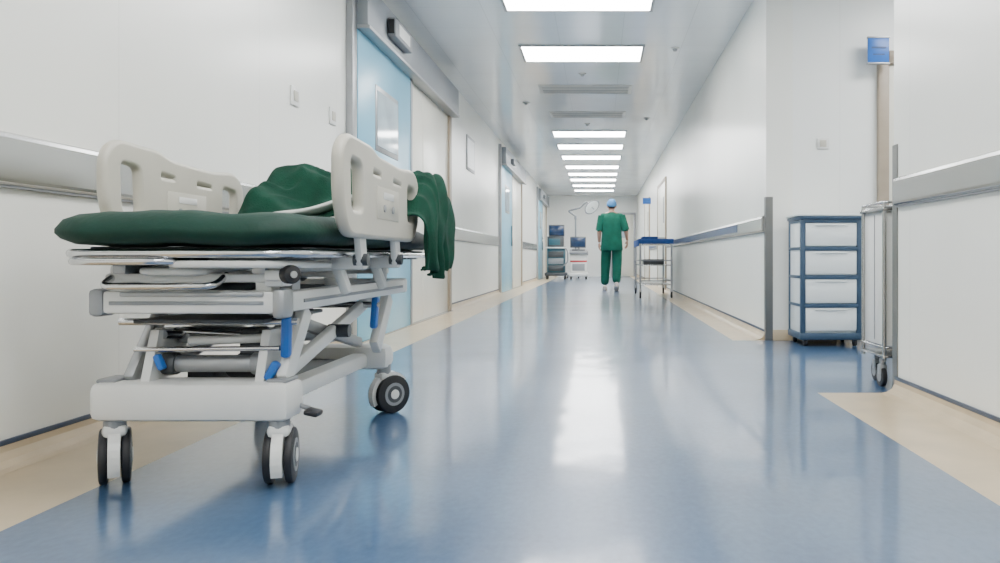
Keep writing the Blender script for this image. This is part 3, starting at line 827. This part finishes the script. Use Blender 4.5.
loft("scrub_tunic",[(PX,PY,.76,.205,.145),(PX,PY,.77,.210,.15),(PX,PY,.92,.198,.146),(PX,PY,1.08,.185,.138),(PX,PY+.005,1.24,.196,.142),(PX,PY,1.35,.205,.126),(PX,PY,1.42,.170,.10),(PX,PY+.008,1.462,.095,.078),(PX,PY+.01,1.478,.066,.064)],M_scrub,man,sup=2.3,caps=False).modifiers.new("t",'SOLIDIFY').thickness=.006
for s,(p0,p1) in ((-1,((-.175,0,1.40),(-.235,-.04,1.13))),(1,((.175,0,1.40),(.262,-.055,1.14)))):
    cyl(f"sleeve_{s+2}",P(*p1),P(*p0),.070,M_scrub,man,r2=.082)
# shoes
def shoe(nm,cx,cy,cz,pitch):
    o=loft(nm,[(0,.03,-.045,.042,.125),(0,.03,-.03,.048,.132),(0,.025,-.005,.046,.125),(0,-.01,.025,.04,.085),(0,-.045,.05,.034,.045)],M_shoe,None,sup=2.4)
    o.location=P(cx,cy,cz); o.rotation_euler=(pitch,0,0); bpy.context.view_layer.update()
    o.parent=man; o.matrix_parent_inverse=man.matrix_world.inverted()
shoe("shoe_1",-.130,.13,.0465,0); shoe("shoe_2",.085,-.14,.093,-.42)
# hands
def hand(nm, wrist, d, side, inward):
    """d: pointing direction, side: thumb-ward axis, inward: palm normal"""
    w=Vector(wrist); d=Vector(d).normalized(); side=Vector(side).normalized(); n=Vector(inward).normalized()
    vs=[];es=[];rs=[]
    def ad(p,r,par=None):
        vs.append(P(*p)); rs.append(r)
        if par is not None: es.append((par,len(vs)-1))
        return len(vs)-1
    r0=ad(w,.024); pc=ad(w+d*.045,.026,r0)
    for k,(off,L) in enumerate(((.027,.070),(.009,.080),(-.009,.074),(-.026,.058))):
        kn=ad(w+d*.092+side*off,.0125,pc)
        m1=ad(w+d*(.092+L*.42)+side*off*1.1+n*.008,.0090,kn)
        m2=ad(w+d*(.092+L*.74)+side*off*1.1+n*.026,.0082,m1)
        ad(w+d*(.092+L*.92)+side*off*1.1+n*.045,.0072,m2)
    t1=ad(w+d*.030+side*.030+n*.008,.014,pc); t2=ad(w+d*.062+side*.050+n*.016,.0105,t1); ad(w+d*.090+side*.055+n*.026,.0085,t2)
    skin(nm,vs,es,rs,M_skin,man,2,0)
hand("hand_1",(-.235,.065,.905),(0,.12,-1),(0.1,1,.1),(1,0,0))
hand("hand_2",(.295,.105,.945),(0,.45,-.9),(-.2,.9,.45),(-1,0,0))
# head
def head():
    bm=bmesh.new(); bmesh.ops.create_uvsphere(bm,u_segments=40,v_segments=28,radius=1)
    for v in bm.verts:
        x,y,z=v.co
        w=1-.22*max(0,-z)**1.5
        nx=x*.078*w; ny=y*.096*(1-.10*max(0,-z)); nz=z*.118
        if y>0:
            ny+= .020*math.exp(-((x/.16)**2+((z+.18)/.16)**2))           # nose
            ny-= .007*(math.exp(-(((abs(x)-.36)/.16)**2+((z-.0)/.13)**2)))  # eye sockets
            ny+= .006*math.exp(-((x/.28)**2+((z+.48)/.08)**2))           # lips
            ny+= .008*math.exp(-((x/.25)**2+((z+.85)/.2)**2))            # chin
        v.co=P(nx,.035+ny,1.60+nz)
    meshobj("head",bm,M_skin,man,True)
    for s in (-1,1):
        c=P(s*.029,.035+.080,1.602); cyl(f"eye_{s+2}",(c[0],c[1],c[2]),(c[0],c[1]+.006,c[2]),.010,M_dgrey,man,seg=16)
        o=loft(f"ear_{s+2}",[(0,0,-.03,.006,.008),(0,0,-.015,.010,.014),(0,0,.01,.011,.019),(0,0,.026,.008,.014),(0,0,.032,.003,.006)],M_skin,None,n=14)
        o.location=P(s*.078,.03,1.592); bpy.context.view_layer.update(); o.parent=man; o.matrix_parent_inverse=man.matrix_world.inverted()
    box("mouth",P(0,.035+.090,1.545),(.040,.006,.006),M_red,man,.002)
    bm=bmesh.new(); bmesh.ops.create_uvsphere(bm,u_segments=40,v_segments=28,radius=1)
    dl=[v for v in bm.verts if v.co.z < .22*v.co.y-.05]
    bmesh.ops.delete(bm,geom=dl,context='VERTS')
    for v in bm.verts:
        x,y,z=v.co; v.co=P(x*.096,.028+y*.114,1.605+z*.128+.004*noise.noise(Vector((x*6,y*6,z*6))))
    o=meshobj("surgical_cap",bm,M_cap,man,True); o.modifiers.new("t",'SOLIDIFY').thickness=.004
    loft("nape_hair",[(PX,PY-.002,1.545,.050,.050),(PX,PY+.01,1.575,.070,.078),(PX,PY+.022,1.61,.080,.092)],M_hair,man)
head()

# ---------------------------------------------------------------- world + camera
w = bpy.data.worlds.new("World"); S.world = w; w.use_nodes = True
w.node_tree.nodes["Background"].inputs[0].default_value = (.75,.8,.85,1)
w.node_tree.nodes["Background"].inputs[1].default_value = .3
cam = bpy.data.cameras.new("Camera"); co = bpy.data.objects.new("Camera", cam); COL.objects.link(co)
co.location = (0,0,.62); co.rotation_euler = (math.pi/2,0,0)
cam.sensor_width = 36; cam.lens = 28.8
cam.shift_x = -.10; cam.shift_y = -.0235
cam.clip_start = .05; cam.clip_end = 100
S.camera = co
